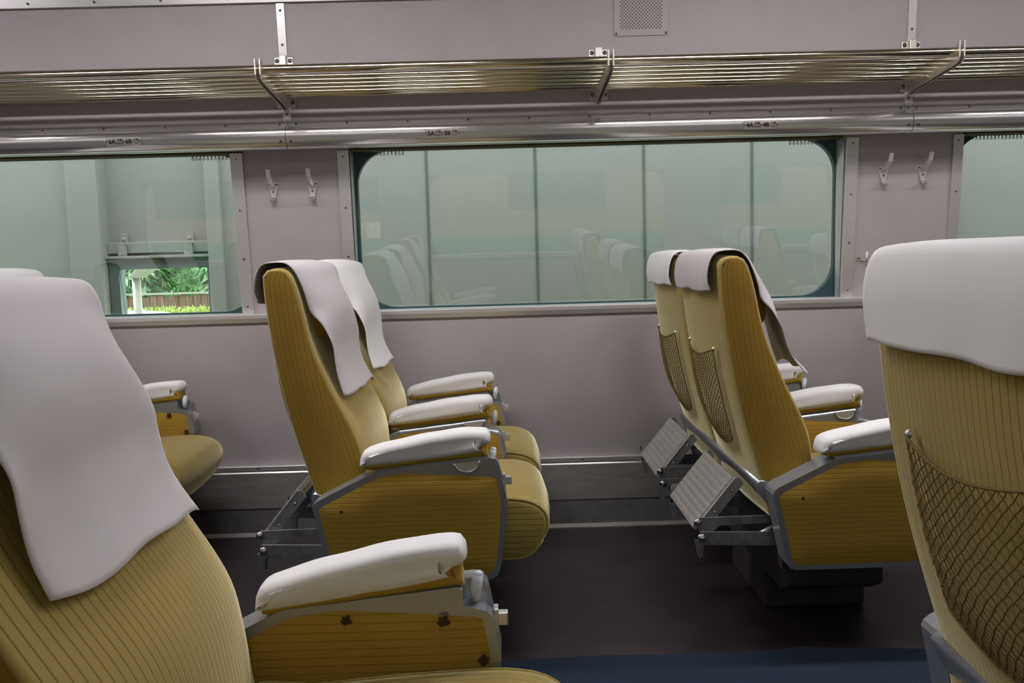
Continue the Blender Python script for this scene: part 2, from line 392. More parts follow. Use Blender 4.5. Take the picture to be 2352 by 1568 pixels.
# windows: reveal, gasket with rounded corners, glass
def rrect(x0, x1, z0, z1, r, n=8):
    P = []
    for cx, cz, a in ((x1-r, z1-r, 0), (x0+r, z1-r, 90), (x0+r, z0+r, 180), (x1-r, z0+r, 270)):
        for k in range(n+1):
            t = math.radians(a+90*k/n); P.append((cx+r*math.cos(t), cz+r*math.sin(t)))
    return P
def window(idx, a, b, flip=False, yg=3.60, near=False):
    z0, z1 = Z(-.196), Z(.50)
    ya = (lambda y: y) if not near else (lambda y: 3.55-.15-y+.0)
    root = MB()
    inner = rrect(a+.014, b-.004, Z(-.190), Z(.430), .135, 10); outer = rrect(a-.01, b+.01, Z(-.21), Z(.52), .002, 10)
    m = len(inner)
    TL = -.0300
    def ring(P, y): return [(p[0], ya(y)+TL*(p[1]-Z(.12)), p[1]) for p in P]
    root.grid([ring(inner, yg-.006), ring(outer, yg-.006)], None, True, 0, False)
    root.grid([ring(inner, yg-.006), ring(inner, yg+.03)], None, True, 1, False)
    # reveals
    for x in (a, b):
        s_ = 1 if x == a else -1
        root.add([(x+s_*.003, ya(3.552), z0), (x+s_*.003, ya(3.498), z1-.06), (x+s_*.003, ya(yg-.006), z1-.06), (x+s_*.003, ya(yg-.006), z0)], [(0, 1, 2, 3)], None, 2)
    o = root.build('window_%d' % idx, [M['teal'], M['rubber'], M['alu']]); struct(o)
    gl = MB(); pr = rrect(a+.006, b+.002, Z(-.197), Z(.44), .13, 10)
    gl.add([(p[0], ya(yg+.004)+TL*(p[1]-Z(.12)), p[1]) for p in pr], [tuple(range(len(pr)))])
    gl.build('glass_pane', M['glass'], o, fixn=False)
    return o
for i, (a, b) in enumerate(OPEN): window(i+1, a, b)
# curtain rails with runners at the top of each window
def ring_runner():
    t = MB(); P = [(0, 0, .004+.004)]
    pts = [(.0042*math.cos(q*math.pi/5), 0, -.0045+.0042*math.sin(q*math.pi/5)) for q in range(11)]
    t.tube(pts, .0013, 6, 0, False); t.box(-.0012, .0012, -.002, .002, -.001, .010)
    o = t.build('curtain_runner', M['rubber']); me = o.data; bpy.data.objects.remove(o); return me
RUN = ring_runner()
lab = ['brown curtain rail at the top of the left window, runners at its right end',
       'brown curtain rail over the large middle window, runners at both ends',
       'brown curtain rail at the top of the right-hand window, runners at its left end']
for i, (a, b) in enumerate(OPEN):
    s = MB(); s.prism_x(zz([(3.565, .437), (3.515, .437), (3.512, .424), (3.518, .421), (3.524, .4225), (3.527, .419), (3.545, .419), (3.565, .4205)]), a+.006, b-.006)
    o = s.build('curtain_rail', M['brass']); tag(o, lab[i], 'curtain rail', 'curtain rails above the windows')
    e = MB(); e.box(0, .012, 3.528, 3.536, 0, .022)
    xs_ = []
    if i in (0, 1): xs_ += [(b-.03-.0145*k) for k in range(13)]
    if i in (1, 2): xs_ += [(a+.03+.0145*k) for k in range(13 if i == 1 else 16)]
    for k, x in enumerate(xs_):
        r_ = bpy.data.objects.new('curtain_runner', RUN); COL.objects.link(r_); r_.parent = o; r_.location = (x, 3.533, Z(.4125)); r_.rotation_euler = (0, 0, random.choice((0, .2, 1.2, -.3, 0)))

# near side wall (behind the viewer), ceiling, ends
w = MB(); yn = -.15
w.box(X0, X1, yn-.12, yn, -.06, Z(-.2))
for a, b in zip(xs[::2], xs[1::2]): w.box(a, b, yn-.12, yn, Z(-.2), Z(.44))
w.box(X0, X1, yn-.12, yn, Z(.44), Z(1.05))
struct(w.build('wall_front', M['wall']))
s = MB(); s.box(X0, X1, yn, yn+.03, Z(-.235), Z(-.198)); n += 1; struct(s.build('trim_%d' % n, M['alu'], bevel=.003))
for i, (a, b) in enumerate(OPEN):
    gl = MB(); pr = rrect(a, b, Z(-.2), Z(.44), .13, 8); ou = rrect(a-.004, b+.004, Z(-.21), Z(.46), .002, 8)
    gl.grid([[(p[0], yn-.07, p[1]) for p in pr], [(p[0], yn-.07, p[1]) for p in ou]], None, True, 0, False)
    o = gl.build('window_%d' % (i+4), M['teal']); struct(o)
    gl = MB(); gl.add([(p[0], yn-.075, p[1]) for p in pr], [tuple(range(len(pr)))]); gl.build('glass_pane', M['glass'], o, fixn=False)
c = MB()
cp = [(3.383, 1.02), (3.30, 1.09), (3.12, 1.16), (2.8, 1.21), (2.2, 1.245), (1.6, 1.25), (1.0, 1.245), (.42, 1.20), (.1, 1.12), (-.05, 1.05), (-.27, 1.05), (-.27, 1.32), (3.62, 1.32), (3.62, 1.02)]
c.prism_x(zz(cp), X0, X1); struct(c.build('ceiling', M['ceil']))
for nm, x in (('wall_left', X0), ('wall_right', X1)):
    c = MB(); c.box(x-.05, x, -.27, 3.62, -.06, Z(1.3)); struct(c.build(nm, M['wall']))

# ceiling lamps: two rows of tube fittings
for row, y in enumerate((1.05, 2.17)):
    for k in range(4):
        x = -2.9+1.16*2*k*.86
        h = empty('ceiling_lamp', (x, y, Z(1.235)))
        b = MB(); b.box(-.62, .62, -.095, -.085, -.014, .012); b.box(-.62, .62, .085, .095, -.014, .012); b.box(-.62, -.61, -.085, .085, -.014, .012); b.box(.61, .62, -.085, .085, -.014, .012); b.box(-.61, .61, -.085, .085, .0, .012)
        b.build('housing', M['white'], h)
        d = MB(); d.box(-.605, .605, -.080, .080, -.024, -.004); d.build('diffuser', M['lamp' if row else 'lamp2'], h)
        tag(h, 'long fluorescent ceiling lamp with recessed white diffuser, in the %s row' % ('nearer' if row == 0 else 'farther'), 'lamp', 'fluorescent lamps along the %s ceiling' % ('near' if row == 0 else 'far'))

# ---------------------------------------------------------------- luggage rack
rack = empty('luggage_rack', (0, 3.2, Z(.65)))
def rel(p): return (p[0], p[1]-3.2, p[2]-.65)
YS = [3.042, 3.100, 3.150, 3.200, 3.250, 3.300, 3.35]
t = MB(); t.tube([rel((X0+.02, 3.038, .636)), rel((X1-.02, 3.038, .636))], .0145, 20); t.build('front_pipe', M['chrome'], rack)
for i, y in enumerate((3.10, 3.148, 3.196, 3.244)):
    t = MB(); t.tube([rel((X0+.02, y, .623-.004*i)), rel((X1-.02, y, .623-.004*i))], .0085, 14); t.build('shelf_rod', M['chrome'], rack)
t = MB(); t.tube([rel((X0+.02, 3.292, .608)), rel((X1-.02, 3.292, .608))], .0085, 14); t.build('shelf_rod', M['chrome'], rack)
t = MB(); t.tube([rel((X0+.02, 3.352, .616)), rel((X1-.02, 3.352, .616))], .019, 24); t.build('rear_pipe', M['chrome'], rack)
tag(rack, 'polished metal luggage rack of parallel rods above the windows', 'luggage rack')
for bi, bx in enumerate((-.783-1.16, -.783, .377, 1.537, 2.697)):
    b = MB()
    prof = [(3.014, .668), (3.028, .668), (3.052, .644), (3.060, .638), (3.26, .634), (3.405, .645), (3.405, .560), (3.395, .560), (3.375, .565), (3.04, .596), (3.020, .606), (3.014, .616)]
    pr = [(y-3.2, z-.65) for y, z in prof]
    for dx in (-.0105, .0055): b.prism_x(pr, bx+dx, bx+dx+.005)
    b.prism_x([(y-3.2, z-.65) for y, z in [(3.03, .655), (3.40, .635), (3.40, .59), (3.05, .612)]], bx-.006, bx+.006)
    br = b.build('bracket', M['castmetal'], rack, bevel=.0012)
    for (z, hh) in ((.739, .018), (.590, .020)):
        f = MB(); yy = wall_y(z)-3.2
        f.box(bx-.035, bx+.035, yy-.006, yy, z-.65-hh, z-.65+hh*.8)
        if z > .7: f.box(bx-.0125, bx+.0125, yy-.025, yy-.005, z-.65-hh-.05, z-.65+hh)
        fo_ = f.build('wall_foot', M['castmetal'], rack, bevel=.003)
        screws(fo_, [(bx-.024, yy-.006, z-.65), (bx+.024, yy-.006, z-.65)], BIGSCREW)

# ---------------------------------------------------------------- text
def text_mesh(body, size, mat_, parent, loc, name='lettering', bold=False, sx=1):
    cu = bpy.data.curves.new('t', 'FONT'); cu.body = body; cu.size = size; cu.extrude = .0002; cu.align_x = 'CENTER'; cu.align_y = 'CENTER'
    if bold: cu.offset = size*.025
    ob = bpy.data.objects.new('t', cu); COL.objects.link(ob)
    dg = bpy.context.evaluated_depsgraph_get(); me = bpy.data.meshes.new_from_object(ob.evaluated_get(dg))
    bpy.data.objects.remove(ob); me.materials.clear(); me.materials.append(mat_)
    o = bpy.data.objects.new(name, me); COL.objects.link(o); o.parent = parent; o.location = loc; o.rotation_euler = (math.pi/2, 0, 0); o.scale = (sx, 1, 1)
    return o
for num, cx in (('6', -1.374), ('5', -.207), ('4', .967)):
    p = empty('seat_number_plate', (cx, 3.352, Z(.4575)))
    b = MB(); b.prism_y(rrect(-.064, .064, -.0145, .0145, .003, 3), -.0010, .003); b.build('plate', M['plate'], p)
    text_mesh(num+'A', .0215, M['ink'], p, (-.0405, -.0014, -.001), bold=True)
    text_mesh(num+'B', .0215, M['ink'], p, (.0195, -.0014, -.001), bold=True)
    text_mesh('\u7a93\u5074', .0095, M['ink2'], p, (-.0125, -.0014, .005), bold=True)
    text_mesh('WINDOW', .0062, M['ink2'], p, (-.0125, -.0014, -.0072), bold=True, sx=.85)
    text_mesh('\u5185\u5074', .0095, M['ink2'], p, (.0470, -.0014, .005), bold=True)
    text_mesh('AISLE', .0062, M['ink2'], p, (.0470, -.0014, -.0072), bold=False)
    screws(p, [(-.0600, -.001, 0), (.0005, -.001, 0), (.0600, -.001, 0)])
    for q in kids(p):
        if q.name.startswith('screw'): q.scale = (.62,)*3
    tag(p, 'small pale plate reading %sA and %sB on the metal rail above a window' % (num, num), 'sign', 'seat number plates')

# ---------------------------------------------------------------- coat hooks and vent
def coat_hook(x, z, label, lean):
    y = wall_y(z)
    h = empty('coat_hook', (x, y, Z(z))); a = MB()
    a.prism_y([(-.020, .012), (-.021, .018), (-.017, .022), (.017, .022), (.021, .018), (.020, .012), (.010, -.026), (-.010, -.026)], -.004, 0)
    a.build('back_plate', M['alu'], h, bevel=.0012)
    a = MB(); a.prism_x([(-.003, .014), (-.062, .042), (-.075, .066), (-.079, .065), (-.068, .036), (-.008, .002)], -.0085, .0085)
    a.build('upper_prong', M['alu'], h, bevel=.0012)
    a = MB(); a.prism_x([(-.003, -.024), (-.003, -.030), (-.018, -.044), (-.028, -.040), (-.031, -.034), (-.034, -.036), (-.031, -.046), (-.018, -.051), (-.001, -.036)], -.009, .009)
    a.build('lower_prong', M['alu'], h, bevel=.001)
    screws(h, [(-.014, -.004, .015), (.014, -.004, .015), (0, -.004, -.012)])
    tag(h, label, 'coat hook', 'metal coat hooks between the windows')
for x, l in ((-.873, 'left coat hook of the pair left of the middle window'), (-.722, 'right coat hook of the pair left of the middle window'),
             (1.487, 'left coat hook of the pair right of the middle window'), (1.640, 'right coat hook of the pair right of the middle window')):
    coat_hook(x, .285, l, 0)
def small_hook(x, z, label):
    y = wall_y(z); h = empty('garment_hook', (x, y, Z(z))); a = MB()
    a.prism_y(rrect(-.022, .022, -.010, .008, .004, 3), -.003, 0); a.build('back_plate', M['castmetal'], h)
    a = MB(); a.tube([(.006, -.002, -.006), (.008, -.018, -.010), (.010, -.024, 0), (.010, -.026, .022)], [.004, .004, .0038, .0042], 8); a.dome((.010, -.026, .022), (0, 0, 1), .0042, .004, 8)
    a.build('prong', M['white'], h); screws(h, [(-.013, -.003, 0)]); tag(h, label, 'hook', 'small hooks low beside the window')
small_hook(1.418, -.045, 'small white hook below the coat hooks right of the middle window')
small_hook(1.68, -.045, 'small white hook whose tip shows just above the near right headrest cloth')
vn = MB(); vn.prism_y(rrect(-.1, .1, -.1, .1, .006, 4), -.003, .003)
vo = vn.build('ventilation_grille', M['vent'], None, (.536, wall_y(.897)-.001, Z(.897))); vo.rotation_euler = (math.radians(4), 0, 0)
tag(vo, 'square perforated ventilation grille on the upper wall above the luggage rack', 'vent')
screws(vo, [(-.092, -.003, -.092), (.092, -.003, -.092)])

# ---------------------------------------------------------------- the double seat (local: X forward, Y across, Z from floor)
REAR = [(-.470, -.700), (-.495, -.613), (-.525, -.517), (-.552, -.42), (-.573, -.329), (-.593, -.213), (-.605, -.103), (-.608, -.040)]
TOP = [(-.606, -.028), (-.594, -.018), (-.570, -.014), (-.552, -.018), (-.538, -.031)]
FRONT = [(-.524, -.069), (-.512, -.120), (-.500, -.180), (-.483, -.237), (-.462, -.290), (-.441, -.339), (-.421, -.380), (-.394, -.436), (-.377, -.484), (-.370, -.54), (-.368, -.62), (-.372, -.70)]
PIV = (-.42, -.70)
def back_profile():
    # anticlockwise seen with x right, z up: bottom rear -> bottom front -> up the front -> over the top -> down the rear
    pts = FRONT[::-1]+TOP[::-1]+REAR[::-1]
    return smooth_path(pts, 84, True)
def make_backrest(parent, yc):
    P = back_profile(); mb = MB()
    def crown(i):
        p = P[i]
        xs_f = interp([(z, x) for x, z in FRONT[::-1]], p.y); xs_r = interp([(z, x) for x, z in REAR], p.y)
        if p.y > -.03: return .004
        if p.x > (xs_f+xs_r)/2: return interp([(-.7, .022), (-.45, .020), (-.3, .012), (-.2, .010), (-.05, .008)], p.y)
        return .010
    def ring(q):
        xf = interp([(z, x) for x, z in FRONT[::-1]], q.y); xr = interp([(z, x) for x, z in REAR], q.y)
        zc = min(max(q.y, -.66), -.05); return Vector(((xf+xr)/2, zc))
    pillow(mb, P, .249, .010, crown, off=PIV, capring=lambda q: q, ny=16, mi=1)
    # side faces with ribs that follow the rear edge
    mb2 = mb
    for sg in (-1, 1):
        G = []; U = []; K = 30; J = 8; acc = 0
        for k in range(K+1):
            z = lerp(-.69, -.022, (k/K))
            xr = interp([(zz_, x) for x, zz_ in REAR+[(-.604, -.028), (-.596, -.020)]], z)+.008; xf = interp([(zz_, x) for x, zz_ in FRONT[::-1]+[(-.540, -.031), (-.552, -.020)]], z)-.008
            row = []; ur = []
            for j in range(J+1):
                t = j/J; row.append((lerp(xr, xf, t)-PIV[0], sg*(.2495+.004*math.sin(math.pi*t)*min(1, (-z)/.06)), z-PIV[1])); ur.append((lerp(xr, xf, t)-xr, z))
            G.append(row); U.append(ur)
        mb.grid(G, U, False, 0, True)
    o = mb.build('backrest', [M['cord'], M['cord_pale']], parent, (PIV[0], yc, Z(PIV[1])), fixn=True)
    # headrest pad
    pf = smooth_path([(-.540, -.060), (-.525, -.19), (-.505, -.205), (-.475, -.195), (-.464, -.170), (-.470, -.125), (-.495, -.075), (-.520, -.055)], 28, True)
    h = MB(); pillow(h, pf, .175, .016, lambda i: .004, off=PIV, capring=lambda q: Vector((-.5, min(max(q.y, -.17), -.07))), capbulge=.006, ny=10)
    h.build('headrest_pad', M['cord'], o)
    # string pocket
    net = MB(); NC, NR = 15, 15
    def xr(z): return interp([(zz_, x) for x, zz_ in REAR], z)
    def node(i, j):
        yo = -.012
        u = i/(2*NC); v_ = j/(2*NR)
        zt = -.262-.022*math.sin(math.pi*u); zb = -.505-.035*math.sin(math.pi*u)**.8
        z = lerp(zt, zb, v_**.95); wdt = .150*(1-.10*v_*v_)
        bul = .022*math.sin(math.pi*u)**.7*(.35+.9*math.sin(math.pi*min(1, v_*.8+.1)))*(1-v_**6)
        y = yo+lerp(-wdt, wdt, u)+.0015*math.sin(i*3.1+j*1.7)
        return Vector((xr(z)-.022-bul-PIV[0], y, z-PIV[1]))
    for j in range(2*NR):
        for i in range(0, 2*NC+1):
            if (i+j) % 2: continue
            for di in (-1, 1):
                if 0 <= i+di <= 2*NC: net.tube([node(i, j), node(i+di, j+1)], .0011, 4, 0, False)
            if j % 1 == 0:
                q = node(i, j); r = .0022
                net.add([q+Vector((-r, 0, 0)), q+Vector((0, r, 0)), q+Vector((0, -r, 0)), q+Vector((0, 0, r)), q+Vector((0, 0, -r))], [(0, 1, 3), (0, 3, 2), (0, 2, 4), (0, 4, 1)])
    net.tube([node(i, 0) for i in range(0, 2*NC+1)], .0022, 6); net.tube([node(i, 2*NR) for i in range(0, 2*NC+1)], .002, 6)
    for e in (0, 2*NC): net.tube([node(e, j) for j in range(0, 2*NR+1)], .0015, 5)
    no = net.build('string_pocket', M['net'], o, fixn=False)
    for e in (0, 2*NC):
        rv = MB(); q = node(e, 0); rv.dome(q+Vector((.004, 0, .003)), (-1, 0, 0), .007, .007, 10)
        rv.build('pocket_rivet', M['castmetal'], o)
    return o
CUSH = [(-.40, -.80), (-.15, -.795), (-.020, -.792), (.030, -.79), (.060, -.778), (.086, -.745), (.103, -.708), (.102, -.680), (.088, -.655), (.058, -.637), (.020, -.629), (-.026, -.627), (-.15, -.632), (-.28, -.642), (-.40, -.650)]
def make_cushion(parent, yc):
    P = smooth_path(CUSH, 60, True); mb = MB()
    def crown(i):
        p = P[i]
        if p.y > -.665: return .010
        return .010 if p.x > .04 else .002
    pillow(mb, P, .230, .014, crown, capring=lambda q: Vector((min(max(q.x, -.32), .03), -.715)), capbulge=.003, ny=16, flat=True)
    mb.v = [(x, y+yc, z+EYE) for x, y, z in mb.v]
    # piping along the side seam
    N = normals2(P, True)
    for sg in (-1, 1):
        mb.tube([(p.x-n_.x*.002, yc+sg*.226, p.y-n_.y*.002+EYE) for p, n_ in list(zip(P, N))[4:52]], .003, 6)
    return mb.build('seat_cushion', M['cord_pale'], parent)
HOUS = [(-.494, -.616), (-.490, -.606), (-.480, -.598), (-.345, -.533), (-.335, -.530), (-.045, -.500), (-.030, -.503), (-.022, -.515), (-.003, -.614), (-.013, -.711), (-.025, -.786), (-.032, -.803), (-.048, -.812), (-.435, -.813), (-.450, -.808), (-.458, -.795)]
PAN = [(-.478, -.622), (-.470, -.613), (-.335, -.546), (-.322, -.541), (-.250, -.533), (-.140, -.541), (-.040, -.549), (-.030, -.553), (-.019, -.614), (-.027, -.711), (-.038, -.782), (-.052, -.798), (-.425, -.801), (-.442, -.793)]
def make_side(parent, yc, aisle_sgn, aisle_out=True):
    hs = MB(); STEP = HOUS[:5]+[(-.068, -.502), (-.060, -.506), (-.058, -.532), (-.024, -.541), (-.014, -.552)]+HOUS[8:]
    for half in (-1, 1):
        pr_ = HOUS if (half == aisle_sgn and aisle_out) else STEP
        hs.prism_y([(x, Z(z)) for x, z in pr_[::-1]], *sorted((yc, yc+half*.036)))
    fr_ = hs.build('side_frame', M['frame'], parent, bevel=.009, seg=3)
    # outer rim, a raised bead round each face
    for sg in (-1, 1):
        hp = poly_resample(PAN, 96)
        p = MB(); c0 = Vector((-.24, -.67)); G = []; U = []
        for k in range(7):
            t = k/6
            row = []; ur = []
            for i in range(97):
                q = hp[i % 96].lerp(c0, t*.999); row.append((q.x, yc+sg*(.0362+.007*math.sin(math.pi/2*min(1, t*3.5))), Z(q.y))); ur.append((q.y+.02*((q.x+.24)**2)*2, q.x))
            G.append(row); U.append(ur)
        p.grid(G, U, False, 0, True); p.build('side_panel', M['cord'], fr_)
        inner = (sg != aisle_sgn)
        for (sx_, sz_, r_) in ([(-.238, -.546, .0080), (-.090, -.552, .0090), (-.030, -.616, .0085)] if inner else [(-.42, -.625, .004)]):
            pts = [(sx_+r_*(1+.25*math.sin(5*a+sx_*40))*math.cos(a), sz_+r_*(1+.25*math.cos(4*a+sz_*30))*math.sin(a)) for a in [q*math.pi/9 for q in range(18)]]
            yy = yc+sg*.0440; st = MB()
            st.add([(x, yy, Z(z)) for x, z in pts], [tuple(range(18))])
            st.build('rivet_mark', M['stain'], fr_, fixn=False)
    # recline lever, catch, ashtray
    l = MB(); l.tube([(-.040, yc-aisle_sgn*.016, Z(-.530)), (-.040, yc-aisle_sgn*.016, Z(-.512)), (-.036, yc-aisle_sgn*.016, Z(-.489))], [.006, .0095, .0085], 12); l.dome((-.036, yc-aisle_sgn*.016, Z(-.489)), (0, 0, 1), .0085, .006, 12)
    l.build('recline_lever', M['lever'], fr_)
    l = MB(); l.box(-.014, -.006, yc-.012, yc+.012, Z(-.586), Z(-.548)); l.box(-.008, .009, yc-.010, yc+.006, Z(-.576), Z(-.555)); l.build('table_catch', M['alu'], fr_, bevel=.002)
    l = MB()
    for sg in (aisle_sgn,):
        cup = [(-.135, -.512), (-.125, -.527), (-.105, -.534), (-.088, -.532), (-.074, -.520), (-.071, -.506)]
        cup = smooth_path([Vector(c) for c in cup], 14)
        l.tube([(c.x, yc+sg*.037, Z(c.y)) for c in cup], .0028, 8)
        if 1:
            l.add([(c.x, yc+sg*.0372, Z(c.y)) for c in cup], [tuple(range(14))], None, 1)
    l.build('ashtray', [M['frame'], M['alu']], fr_)
    return fr_
ARM = [(-.348, -.524), (-.200, -.510), (-.062, -.498), (-.052, -.494), (-.050, -.452), (-.054, -.442), (-.066, -.4385), (-.143, -.442), (-.271, -.462), (-.347, -.480), (-.358, -.490), (-.362, -.505)]
def make_arm(parent, yc):
    P = smooth_path([Vector(a) for a in ARM], 48, True)
    a = MB(); pillow(a, P, .034, .010, lambda i: .001, capring=lambda q: Vector((min(max(q.x, -.33), -.07), lerp(-.49, -.46, (q.x+.36)/.3))), ny=6)
    a.v = [(x, y+yc, z+EYE) for x, y, z in a.v]; o = a.build('armrest', M['cord'], parent)
    rl = MB(); rl.prism_x([(-.014, 0), (.014, 0), (.012, -.018), (-.012, -.018)], -.0, .001)
    s = MB(); s.prism_y([(-.335, Z(-.521)), (-.055, Z(-.491)), (-.045, Z(-.503)), (-.335, Z(-.533))], yc-.022, yc+.022); s.build('armrest_rail', M['frame'], o, bevel=.003)
    C = [(-.359, -.515), (-.200, -.501), (-.076, -.486), (-.072, -.476), (-.060, -.468), (-.045, -.462), (-.043, -.448), (-.049, -.4375), (-.063, -.433), (-.143, -.4365), (-.271, -.457), (-.350, -.476), (-.364, -.488), (-.368, -.502)]
    P = smooth_path([Vector(c) for c in C], 60, True)
    c = MB(); pillow(c, P, .040, .015, lambda i: .002, capring=lambda q: Vector((min(max(q.x, -.33), -.08), lerp(-.487, -.452, (q.x+.36)/.3))), ny=8)
    vv = []
    for x, y, z in c.v:
        k = math.sin(x*60+y*30+yc*9)*.0010+math.sin(x*23-z*90+yc*5)*.0014
        vv.append((x, y+yc+(k if y > 0 else -k)*1.0, z+EYE+k*.5))
    c.v = vv; c.build('armrest_cover', M['cloth'], o)
    return o
def make_footrest(parent, yc):
    root = None; hw = .165
    # plate frame
    A = Vector((-.660, -.728)); B = Vector((-.556, -.600)); d = (B-A).normalized(); nrm = Vector((d.y, -d.x))   # nrm points forward/down
    def P2(s_, t_): q = A+d*s_+nrm*t_; return (q.x, Z(q.y))
    Lg = (B-A).length
    f = MB(); f.prism_y([P2(.004, .008), P2(Lg-.01, .008), P2(Lg-.01, .020), P2(.004, .020)], yc-hw+.004, yc+hw-.004); o = f.build('footrest', M['zinc'], parent)
    for sg in (-1, 1):
        y0 = yc+sg*hw; f = MB()
        f.prism_y([P2(.02, 0), P2(Lg, 0), P2(Lg+.008, .008), P2(Lg, .028), P2(.03, .028)], y0-.003, y0+.003)
        f.prism_y([P2(0, -.003), P2(Lg, -.003), P2(Lg, .003), P2(0, .003)], y0-.006, y0+.006)
        f.build('side_rail', M['zinc'], o, bevel=.0015)
    r = MB(); G = []
    K = 60
    for k in range(K+1):
        s_ = lerp(-.012, Lg-.004, k/K); off_ = -.004-.0022*abs(math.sin(math.pi*k/K*9))
        p = P2(s_, off_); G.append([(p[0], yc-hw+.006, p[1]), (p[0], yc+hw-.006, p[1])])
    for k in range(K, -1, -1):
        s_ = lerp(-.012, Lg-.004, k/K); p = P2(s_, .008); G.append([(p[0], yc-hw+.006, p[1]), (p[0], yc+hw-.006, p[1])])
    r.grid(G, None, False, 0, False); n_ = len(G)
    r.add([g_[0] for g_ in G], [tuple(range(n_))]); r.add([g_[1] for g_ in G], [tuple(range(n_))[::-1]])
    r.build('ribbed_plate', M['ribbed'], o, fixn=True)
    for sg in (-1, 1):
        y0 = yc+sg*(hw+.012)
        a = MB()
        a.prism_y([(-.665, Z(-.708)), (-.655, Z(-.703)), (-.420, Z(-.700)), (-.420, Z(-.722)), (-.600, Z(-.726)), (-.625, Z(-.745)), (-.640, Z(-.765)), (-.668, Z(-.720))], y0-.002, y0+.002)
        a.prism_y([(-.655, Z(-.738)), (-.420, Z(-.745)), (-.420, Z(-.783)), (-.645, Z(-.775)), (-.660, Z(-.765))], y0-.006+sg*.005, y0-.002+sg*.005)
        a.prism_y([(-.668, Z(-.762)), (-.645, Z(-.770)), (-.648, Z(-.808)), (-.656, Z(-.812)), (-.660, Z(-.806))], y0-.008, y0+.008)
        a.build('hinge_arm', M['darksteel'], o, bevel=.001)
        for c_, rr_, hh_ in [((-.659, y0+sg*.002, Z(-.716)), .0115, .008), ((-.650, y0+sg*.006, Z(-.757)), .0135, .010)]+[(((A+d*Lg*q+nrm*.015).x, yc+sg*(hw+.003), Z((A+d*Lg*q+nrm*.015).y)), .0045, .003) for q in (.35, .8)]:
            a = MB(); a.dome(c_, (0, sg, 0), rr_, hh_, 14); a.build('rivet', M['rivsteel'], o)
    return o
def make_double_seat():
    root = empty('double_seat', (0, 0, 0))
    for s_ in (-1, 1):
        make_backrest(root, s_*.262); make_cushion(root, s_*.275); make_footrest(root, s_*.275+(-.02 if s_ < 0 else .0))
    for y, a in ((-.55, -1), (0, -1), (.55, 1)): make_side(root, y, a, y != 0); make_arm(root, y)
    # cross rail behind the backrests
    r = MB(); pr = smooth_path([Vector(p) for p in [(-.512, -.606), (-.498, -.598), (-.482, -.606), (-.470, -.64), (-.440, -.70), (-.452, -.705), (-.49, -.655)]], 26, True)
    r.prism_y([(p.x, Z(p.y)) for p in pr], -.516, .516, 0, True); r.build('cross_rail', M['frame'], root)
    r = MB(); r.prism_y([(-.460, Z(-.69)), (-.445, Z(-.69)), (-.425, Z(-.84)), (-.445, Z(-.84))], -.51, .51)
    r.box(-.44, -.02, -.51, .51, Z(-.835), Z(-.80)); r.build('under_tray', M['dark'], root)
    r = MB(); r.prism_x([(-.47, Z(-.835)), (.47, Z(-.835)), (.47, Z(-.90)), (.40, Z(-.935)), (-.40, Z(-.935)), (-.47, Z(-.90))], -.42, -.16)
    r.prism_z([(-.40, -.20), (-.10, -.20), (-.10, .20), (-.40, .20)], 0, Z(-.9)); r.build('pedestal', M['dark'], root, bevel=.01)
    r = MB(); r.tube([(-.52, -.47, Z(-.765)), (-.475, -.47, Z(-.745)), (-.44, -.47, Z(-.72))], [.010, .009, .006], 8); r.build('pedal', M['darksteel'], root)
    return root
# antimacassar
def make_cloth(name, rear=.11, seed=0, m=None, billow=0., W=.222):
    near = [(-.624, -.018-rear), (-.633, -.075), (-.629, -.035), (-.614, -.007), (-.585, -.001), (-.554, -.003), (-.534, -.020), (-.519, -.050), (-.507, -.085), (-.495, -.128), (-.470, -.156), (-.454, -.184), (-.442, -.215), (-.439, -.255), (-.434, -.298), (-.421, -.345)]
    cent = [(-.626, -.020-rear), (-.632, -.075), (-.628, -.035), (-.614, -.004), (-.585, .003), (-.554, .003), (-.518, -.013), (-.492, -.050), (-.468, -.090), (-.452, -.128), (-.446, -.160), (-.445, -.190), (-.446, -.225), (-.440, -.262), (-.427, -.305), (-.403, -.352)]
    far = [(-.624, -.022-rear), (-.631, -.075), (-.627, -.035), (-.613, -.007), (-.585, -.001), (-.550, -.001), (-.516, -.010), (-.503, -.034), (-.497, -.070), (-.484, -.118), (-.462, -.162), (-.449, -.202), (-.448, -.240), (-.444, -.285), (-.431, -.325), (-.409, -.368)]
    PN, PC, PF = [smooth_path([Vector(p) for p in q], 80) for q in (near, cent, far)]
    NC_ = [-q for q in normals2(PC, False)]
    mb = MB(); G = []; rnd = random.Random(seed); ph = rnd.uniform(0, 6); ph2 = rnd.uniform(0, 6)
    for i in range(80):
        t = i/79; row = []
        hang = max(0, (t-.5)/.5); rh = max(0, (.16-t)/.16)
        for j in range(41):
            u = j/40*2-1; k = abs(u)**5
            q = PC[i].lerp(PN[i] if u < 0 else PF[i], k); N = NC_[i]
            wv = .5+.5*(math.sin(u*4.2+ph)*.5+math.sin(u*9.1+ph2+t*2)*.5)
            q = q+N*(wv*(.007*hang**1.5+.006*rh)*(1-k*.6)+.0015)
            if billow: q = q+Vector((billow*math.sin(math.pi*min(1, hang*.85))*(.45+.55*u), 0))+Vector((billow*.55*hang**3, .25*billow*hang))
            q = q+Vector((0, .003*math.sin(u*6+ph)*(hang-rh*.6)))
            row.append((q.x-PIV[0], u*(W-.006*hang*math.sin(t*10+ph)), q.y-PIV[1]))
        G.append(row)
    mb.grid(G, [[(r_[1], r_[2]) for r_ in row] for row in G])
    o = mb.build(name, m or M['cloth'], None, fixn=False)
    so = o.modifiers.new('s', 'SOLIDIFY'); so.thickness = .0022; so.offset = 0
    return o

